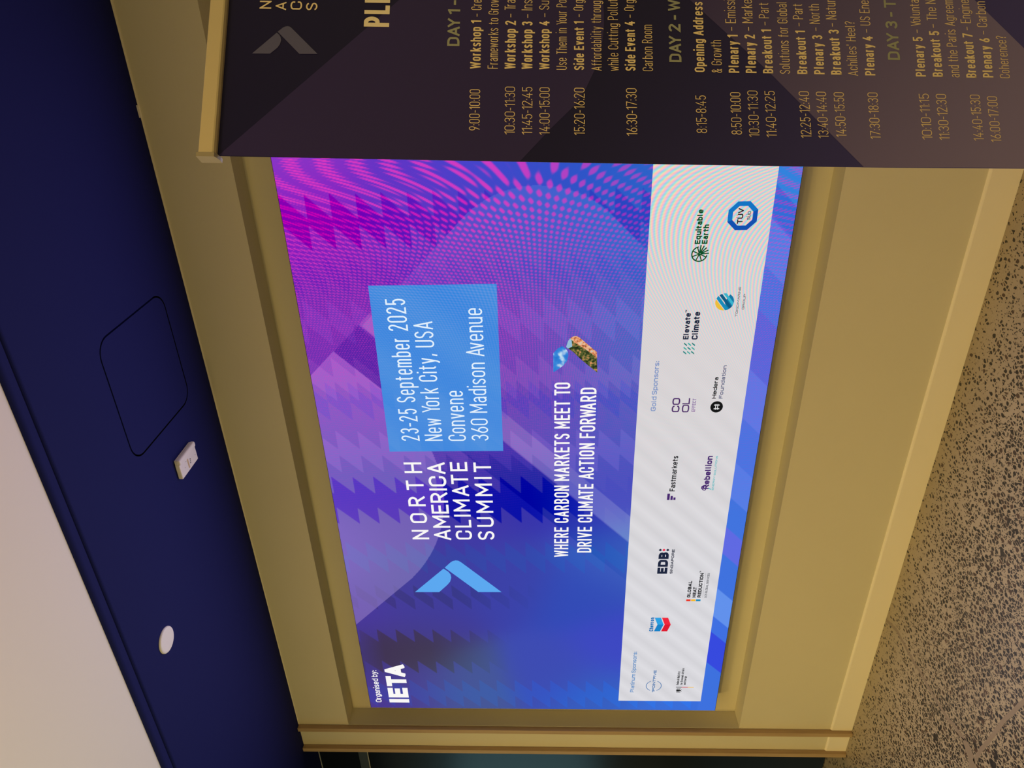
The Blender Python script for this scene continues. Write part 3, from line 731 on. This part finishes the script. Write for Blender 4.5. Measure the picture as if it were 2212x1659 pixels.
WHITE = (250, 248, 246)
def lines(rows, keys, xs=None, mt=None):
    f = Flat()
    for r in rows:
        if r[0] in keys: f.text(r[0], r[1], -r[2], r[3], r[4], r[5], mt or glow(WHITE), xs)
    return f
flip = lambda lift: (lambda a, b, l=0.0: (a, -lift - l, b))
lines(SLIDE_TEXT, ('23-25 September 2025', 'New York City, USA', 'Convene', '360 Madison Avenue'), mt=glow((226, 240, 252))).build('date_lettering', datep, flip(0.0016))
lines(SLIDE_TEXT, ('NORTH', 'AMERICA', 'CLIMATE', 'SUMMIT'), xs=1.62).build('title_lettering', tv, flip(0.0010))
lines(SLIDE_TEXT, ('WHERE CARBON MARKETS MEET TO', 'DRIVE CLIMATE ACTION FORWARD')).build('tagline_lettering', tv, flip(0.0010))
lines(SLIDE_TEXT, ('Organised by:', 'IETA')).build('organiser_lettering', tv, flip(0.0010))

neg = lambda L: [(a, -b) for a, b in L]
f = Flat()
for P_ in EMB: f.poly(neg(P_), glow((92, 168, 240)))
f.build('arrow_emblem', tv, flip(0.0010))

def photo_glow(name, stops, scale):
    mt = bpy.data.materials.new(name); mt.use_nodes = True
    nt = mt.node_tree; nt.nodes.remove(nt.nodes['Principled BSDF'])
    tc = nt.nodes.new('ShaderNodeTexCoord'); nz = nt.nodes.new('ShaderNodeTexNoise'); nz.inputs['Scale'].default_value = scale; nz.inputs['Detail'].default_value = 2
    cr = nt.nodes.new('ShaderNodeValToRGB'); e = nt.nodes.new('ShaderNodeEmission')
    cr.color_ramp.interpolation = 'LINEAR'
    el = cr.color_ramp.elements
    while len(el) < len(stops): el.new(0.5)
    for x, (p, c) in zip(el, stops): x.position = p; x.color = lin4(c)
    nt.links.new(tc.outputs['Object'], nz.inputs['Vector']); nt.links.new(nz.outputs['Fac'], cr.inputs[0]); nt.links.new(cr.outputs[0], e.inputs[0]); nt.links.new(e.outputs[0], nt.nodes['Material Output'].inputs[0])
    return mt
sky_pic = photo_glow('sky_picture', ((0.35, (28, 105, 200)), (0.52, (60, 140, 220)), (0.62, (190, 220, 240)), (0.75, (235, 240, 245))), 22)
park_pic = photo_glow('park_picture', ((0.28, (22, 26, 24)), (0.44, (52, 66, 32)), (0.54, (96, 104, 52)), (0.72, (228, 150, 100))), 75)
city_pic = photo_glow('city_picture', ((0.30, (60, 60, 62)), (0.46, (222, 132, 80)), (0.60, (232, 196, 160)), (0.75, (170, 190, 200))), 90)
f = Flat()
f.poly(neg(PHOTO1), sky_pic)
f.poly(neg(PHOTO2), park_pic, 0.0)
# roofs along the outer side, haze at the tip
f.poly(neg([(2.128, 1.018), (2.137, 1.033), (2.138, 1.045), (2.131, 1.056), (2.07, 1.122), (2.045, 1.124), (2.062, 1.104), (2.085, 1.075), (2.105, 1.045)]), city_pic, 0.0002)
f.poly(neg([(2.093, 1.005), (2.117, 1.012), (2.130, 1.020), (2.118, 1.026), (2.094, 1.028), (2.086, 1.012)]), glow((150, 190, 215)), 0.0003)
f.build('photo_emblem', tv, flip(0.0010))

# ---- sponsors, each mark a piece of the white panel
SP = {r[0] + str(i): r for i, r in enumerate(SPONSOR_TEXT)}
CK = {'lb': (92, 142, 196), 'lb2': (128, 150, 196), 'bl': (70, 120, 175), 'k': (26, 28, 32), 'cb': (0, 110, 180), 'nv': (30, 38, 62), 'gy': (84, 88, 94), 'pu': (72, 40, 110), 'te': (110, 190, 195), 'pu2': (80, 48, 105), 'pu3': (140, 110, 160), 'gy2': (92, 96, 126), 'gn': (14, 78, 38)}
def mark(keys, extra=None, name='sponsor_logo', font=None, label=None):
    f = Flat()
    for r in SPONSOR_TEXT:
        if r[0] in keys: f.text(r[0], r[1], -r[2], r[3], r[4], min(r[5] * 1.12 + 0.015, max(r[5], 0.27)) if r[5] < 0.28 else 0.28, glow(CK[r[6]]))
    if extra: extra(f)
    o = f.build(name, spon, flip(0.0016))
    if label: o['label'] = label
    return o
mark(('Platinum Sponsors:',), name='panel_heading'); mark(('Gold Sponsors:',), name='panel_heading')
def x1p(f):
    for a0, a1 in ((25, 155), (205, 335)): f.ring(0.186, -1.463, 0.036, 0.0395, glow(CK['bl']), 24, a0, a1)
mark(('1POINTFIVE',), x1p)
def xfed(f):
    f.rect(0.1765, -1.604, 0.180, -1.575, glow((20, 20, 20))); f.rect(0.1765, -1.635, 0.180, -1.604, glow((215, 25, 45))); f.rect(0.1765, -1.664, 0.180, -1.635, glow((245, 190, 40)))
    k = glow((24, 24, 24)); cx, cy = 0.1525, -1.590
    f.poly([(cx - .004, cy - .012), (cx + .004, cy - .012), (cx + .005, cy + .008), (cx, cy + .014), (cx - .005, cy + .008)], k)
    for sgn in (-1, 1):
        for j in range(4): f.stroke([(cx + sgn * .003, cy + .006 - j * .003), (cx + sgn * .010, cy + .011 - j * .005), (cx + sgn * .015, cy + .006 - j * .005)], .0022, k)
    f.stroke([(cx - .008, cy - .015), (cx, cy - .010), (cx + .008, cy - .015)], .002, k)
mark(('Federal Ministry', 'for Economic Affairs', 'and Energy'), xfed)
def xchev(f):
    f.poly([(0.573, -1.438), (0.618, -1.452), (0.618, -1.481), (0.573, -1.467)], glow((25, 130, 200))); f.poly([(0.618, -1.452), (0.664, -1.436), (0.664, -1.465), (0.618, -1.481)], glow((45, 160, 225)))
    f.poly([(0.573, -1.472), (0.618, -1.486), (0.618, -1.515), (0.573, -1.501)], glow((222, 28, 50))); f.poly([(0.618, -1.486), (0.664, -1.470), (0.664, -1.499), (0.618, -1.515)], glow((240, 40, 62)))
mark(('Chevron',), xchev, label='blue and red stacked v-shaped mark')
def xedb(f):
    for y, c in ((-1.433, CK['nv']), (-1.449, (235, 40, 70)), (-1.466, CK['nv'])): f.disc(1.082, y, 0.0075, 0.0075, glow(c), 4)
mark(('EDB', 'SINGAPORE'), xedb)
def xghr(f):
    for y0, y1, c in ((-1.594, -1.574, (232, 60, 45)), (-1.617, -1.596, (242, 185, 50)), (-1.640, -1.619, (40, 140, 185))): f.rect(0.771, y0, 0.783, y1, glow(c))
    f.rect(0.795, -1.6485, 0.945, -1.6475, glow((150, 150, 150)))
mark(('GLOBAL', 'HEAT', 'REDUCTION', 'SCS GLOBAL SERVICES'), lambda f: (xghr(f), f.text('TM', 0.949, -1.626, 0.010, 0.007, 0.2, glow(CK['k']))))
def xfm(f):
    for x1, y0, y1 in ((1.395, -1.452, -1.441), (1.383, -1.465, -1.4555), (1.375, -1.477, -1.468)): f.rect(1.361, y0, x1, y1, glow((72, 40, 110)))
mark(('Fastmarkets',), xfm)
def xreb(f):
    k = glow(CK['pu']); f.stroke([(1.419 + .006 * i - .004 * (i % 2), -1.585 + .003 * math.sin(i)) for i in range(4)], .004, k)
    f.stroke([(1.441, -1.600), (1.436, -1.588), (1.424, -1.583), (1.414, -1.589), (1.413, -1.597), (1.419, -1.600)], .004, k); f.stroke([(1.417, -1.620), (1.424, -1.612)], .0035, glow((70, 190, 190)))
mark(('Rebellion', 'ENERGY SOLUTIONS'), xreb)
mark(('CO', 'OL', 'EFFECT'))
def xhed(f):
    f.disc(1.822, -1.602, 0.026, 0.0245, glow((22, 22, 22)))
    k = glow((235, 235, 235))
    for x in (1.8135, 1.8305): f.rect(x - .0018, -1.613, x + .0018, -1.591, k, .0002)
    for y in (-1.598, -1.606): f.rect(1.809, y - .0013, 1.835, y + .0013, k, .0002)
mark(('Hedera', 'Foundation'), xhed, label='mark with a black disc')
def xelv(f):
    for i in range(3):
        for j in range(3):
            x, y = 2.055 + i * .0175, -1.462 - j * .015
            f.poly([(x, y), (x + .006, y), (x + .016, y + .0125), (x + .010, y + .0125)], glow((60, 170, 160) if (i + j) % 2 else (35, 130, 125)))
mark(('Elevate', 'Climate'), lambda f: (xelv(f), f.text('TM', 2.229, -1.450, 0.010, 0.007, 0.2, glow(CK['nv']))))
def xtok(f):
    cx, cy, R_ = 2.269, -1.583, 0.034
    f.ring(cx, cy, 0.0, R_, glow((20, 120, 165)), 18, 200, 330)
    for k, (a, b, c) in enumerate(((0.55, 1.0, (235, 190, 60)), (0.12, 0.48, (25, 140, 185)), (-0.30, 0.02, (15, 90, 130)), (-0.70, -0.42, (60, 180, 205)))):
        t0, t1 = math.asin(a), math.asin(min(1, b)); pts = []
        for i in range(9): t = t0 + (t1 - t0) * i / 8; pts.append((math.cos(t), math.sin(t)))
        for i in range(9): t = t1 + (t0 - t1) * i / 8; pts.append((-math.cos(t), math.sin(t)))
        r = math.radians(38)
        f.poly([(cx + R_ * (x * math.cos(r) - y * math.sin(r)), cy + R_ * (x * math.sin(r) + y * math.cos(r))) for x, y in pts], glow(c), .0002)
mark(('TOKIO MARINE', 'GROUP'), xtok)
def xeq(f):
    k = glow(CK['gn']); cx, cy = 2.453, -1.474
    f.ring(cx, cy, 0.0245, 0.029, k, 28, 10, 260)
    for a in (20, 65, 110, 155, 200, 245): f.stroke([(cx, cy), (cx + .026 * math.cos(math.radians(a)), cy + .026 * math.sin(math.radians(a)))], .004, k)
    for i, a in enumerate((275, 295, 315, 335, 355)): f.stroke([(cx + .006 * math.cos(math.radians(a)), cy + .006 * math.sin(math.radians(a))), (cx + .031 * math.cos(math.radians(a)), cy + .031 * math.sin(math.radians(a)))], .0045, k)
mark(('Equitable', 'Earth'), xeq, label='green mark with a spoked wheel')
def xtuv(f):
    cx, cy = 2.588, -1.609
    for i in range(8):
        t0, t1 = (math.radians(22.5 + 45 * k) for k in (i, i + 1))
        c = (18, 80, 175) if i in (2, 3, 4, 5) else (20, 115, 195)
        f.poly([(cx + r * math.cos(t), cy + r * math.sin(t)) for r, t in ((.037, t0), (.0545, t0), (.0545, t1), (.037, t1))], glow(c))
    for x in (2.583, 2.591): f.rect(x - .0013, -1.591, x + .0013, -1.5885, glow(CK['k']))
    for x in (2.585, 2.592): f.rect(x - .001, -1.6235, x + .001, -1.6215, glow(CK['gy']))
mark(('TUV', 'SUD'), xtuv, label='blue octagon badge')
datep['label'] = 'light blue rectangle with the dates and place'
spon['label'] = 'white panel of sponsor marks'

# ------------------------------------------------------------------ roll-up banner
BH = Vector((0.79171912, 0.61076349, -0.01219817)); BV = Vector((0.04220744, -0.03477046, 0.99850365)); BN = Vector((0.60942544, -0.79104929, -0.0533072))
BP = Vector((-0.19418403, 1.01506551, 2.04131052))
BW, BL = 0.85, 1.945
ban = tag(empty('roll_up_banner'), 'tall dark roll-up schedule banner standing in front of the screen', 'banner')
mw = Matrix((BH, BV, BN)).transposed().to_4x4(); mw.translation = BP
ban.matrix_world = mw                      # local x across, y up, z towards the viewer
inv = mw.inverted()

def print_with_glare(name, top, low):
    """printed fabric in a deep tone; the paler mauve at its lower left is painted-in glare"""
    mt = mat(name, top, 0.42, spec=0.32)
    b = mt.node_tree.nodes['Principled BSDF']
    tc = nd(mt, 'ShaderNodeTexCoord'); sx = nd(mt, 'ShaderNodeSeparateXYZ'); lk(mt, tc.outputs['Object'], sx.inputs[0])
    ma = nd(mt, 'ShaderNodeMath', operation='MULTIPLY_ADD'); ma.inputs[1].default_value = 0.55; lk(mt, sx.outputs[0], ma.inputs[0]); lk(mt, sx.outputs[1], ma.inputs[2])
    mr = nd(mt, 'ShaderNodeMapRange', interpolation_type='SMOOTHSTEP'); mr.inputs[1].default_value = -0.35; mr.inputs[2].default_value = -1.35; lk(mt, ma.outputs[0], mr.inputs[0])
    mx = nd(mt, 'ShaderNodeMix', data_type='RGBA'); mx.inputs[6].default_value = tuple(top) + (1,); mx.inputs[7].default_value = tuple(low) + (1,)  # second tone stands in for glare on the fabric
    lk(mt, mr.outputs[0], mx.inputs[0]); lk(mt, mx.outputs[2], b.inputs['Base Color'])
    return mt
M_PRINT = print_with_glare('navy_print_painted_glare', (0.0070, 0.0062, 0.075), (0.09, 0.085, 0.42))
M_TONE = print_with_glare('lighter_print_painted_glare', (0.030, 0.022, 0.16), (0.28, 0.25, 0.60))
bm = bmesh.new()
NY = 40
def edge(y): return -0.0006 - 0.0030 * math.sin(min(1.0, max(0.0, -y / 0.9)) * math.pi / 2) + 0.0030 * ramp(np.array(-y), 0.9, 1.3).item()
rows = []
for j in range(NY + 1):
    y = 0.002 - (BL + 0.002) * j / NY
    rows.append([bm.verts.new((x, y, z)) for x in (edge(y), BW) for z in (0.0, -0.0006)])
for a, b in zip(rows, rows[1:]):
    bm.faces.new((a[0], a[2], b[2], b[0])); bm.faces.new((a[1], b[1], b[3], a[3])); bm.faces.new((a[0], b[0], b[1], a[1])); bm.faces.new((a[2], a[3], b[3], b[2]))
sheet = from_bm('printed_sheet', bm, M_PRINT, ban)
flat = lambda lift: (lambda a, b, l=0.0: (a, b, lift + l))
f = Flat()
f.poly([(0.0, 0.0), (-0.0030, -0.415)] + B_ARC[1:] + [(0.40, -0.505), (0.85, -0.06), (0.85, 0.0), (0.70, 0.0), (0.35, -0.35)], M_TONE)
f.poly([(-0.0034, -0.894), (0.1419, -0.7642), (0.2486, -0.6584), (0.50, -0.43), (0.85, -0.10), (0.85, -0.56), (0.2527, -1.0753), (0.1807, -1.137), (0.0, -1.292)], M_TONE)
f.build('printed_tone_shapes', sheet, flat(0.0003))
INK = {'c': mat('cream_ink', (0.88, 0.80, 0.66), 0.5), 'h': mat('white_ink', (0.92, 0.88, 0.80), 0.5), 'd': mat('blue_grey_ink', (0.34, 0.39, 0.38), 0.5), 'b': mat('pale_gold_ink', (0.92, 0.80, 0.58), 0.5), 't': mat('thin_pale_gold_ink', (0.86, 0.72, 0.52), 0.5), 'm': mat('time_ink', (0.86, 0.72, 0.52), 0.5), 'e': mat('steel_blue_ink', (0.095, 0.105, 0.30), 0.5)}
for nm, ks in (('summit_lettering', 'c'), ('heading_lettering', 'h'), ('session_lettering', 'bt'), ('time_lettering', 'm')):
    f = Flat()
    for r in BANNER_TEXT:
        if r[6] in ks: f.text(r[0], r[1], r[2], r[3], r[4], r[5], INK[r[6]])
    f.build(nm, sheet, flat(0.0006))
for r in BANNER_TEXT:
    if r[6] == 'd':
        f = Flat(); f.text(r[0], r[1], r[2], r[3], r[4], r[5], INK['d']); f.build('day_heading', sheet, flat(0.0006))
f = Flat()
for P_ in BEMB: f.poly(P_, INK['e'])
f.build('arrow_emblem', sheet, flat(0.0006))

# top rail: clamping profile, end caps
bm = bmesh.new()
prof = [(0.0085, 0.0035), (0.0095, 0.0055), (0.0095, 0.0235), (0.0080, 0.0245), (-0.008, 0.0245), (-0.0095, 0.023), (-0.0095, 0.004), (-0.006, 0.0015), (0.005, 0.0015)]   # (towards viewer, up)
v0 = [bm.verts.new((0.0, y, z)) for z, y in prof]; v1 = [bm.verts.new((BW, y, z)) for z, y in prof]
bm.faces.new(v0); bm.faces.new(v1[::-1])
for i in range(len(prof)): bm.faces.new((v0[i], v0[(i + 1) % len(prof)], v1[(i + 1) % len(prof)], v1[i]))
rail = from_bm('top_rail', bm, M_ALU, ban)
M_CAPD = mat('grey_cap_plastic', (0.34, 0.32, 0.28), 0.5)
for x0, x1 in ((-0.0062, -0.0001), (BW + 0.0001, BW + 0.0062)):
    bm = bmesh.new()
    prof = [(0.0100, 0.002), (0.0100, 0.0265), (-0.0100, 0.0265), (-0.0100, -0.002), (-0.003, -0.002), (0.004, -0.0005)]
    v0 = [bm.verts.new((x0, y, z)) for z, y in prof]; v1 = [bm.verts.new((x1, y, z)) for z, y in prof]
    bm.faces.new(v0); bm.faces.new(v1[::-1])
    for i in range(len(prof)): bm.faces.new((v0[i], v0[(i + 1) % len(prof)], v1[(i + 1) % len(prof)], v1[i]))
    from_bm('end_cap', bm, M_CAPD, rail)
# base cassette on the floor, feet and the pole behind
foot = BP - BV * BL
hx = Vector((BH.x, BH.y, 0)).normalized(); ny = Vector((BN.x, BN.y, 0)).normalized()
def in_base(m4_pts): return m4_pts
base_m = Matrix((hx, -ny, Vector((0, 0, 1)))).transposed().to_4x4(); base_m.translation = Vector((foot.x, foot.y, 0)) + hx * 0.0
def base_part(name, x0, x1, y0, y1, z0, z1, m, bevel):
    bm = bmesh.new(); add_box(bm, x0, x1, y0, y1, z0, z1, bevel, 0, 3); bmesh.ops.transform(bm, matrix=inv @ base_m, verts=bm.verts[:])
    return from_bm(name, bm, m, ban)
base_part('base_cassette', -0.02, BW + 0.02, -0.055, 0.055, 0.012, 0.112, M_ALU, 0.02)
for x in (0.12, 0.68): base_part('foot', x, x + 0.04, -0.16, 0.16, 0.0, 0.014, M_ALU, 0.004)
bm = bmesh.new()
pole_a = base_m @ Vector((BW / 2, 0.035, 0.10)); pole_b = mw @ Vector((BW / 2, 0.012, -0.016))
d = pole_b - pole_a
bmesh.ops.create_cone(bm, cap_ends=True, segments=16, radius1=0.008, radius2=0.008, depth=d.length, matrix=inv @ Matrix.Translation((pole_a + pole_b) / 2) @ d.to_track_quat('Z', 'Y').to_matrix().to_4x4())
from_bm('support_pole', bm, M_ALU, ban)
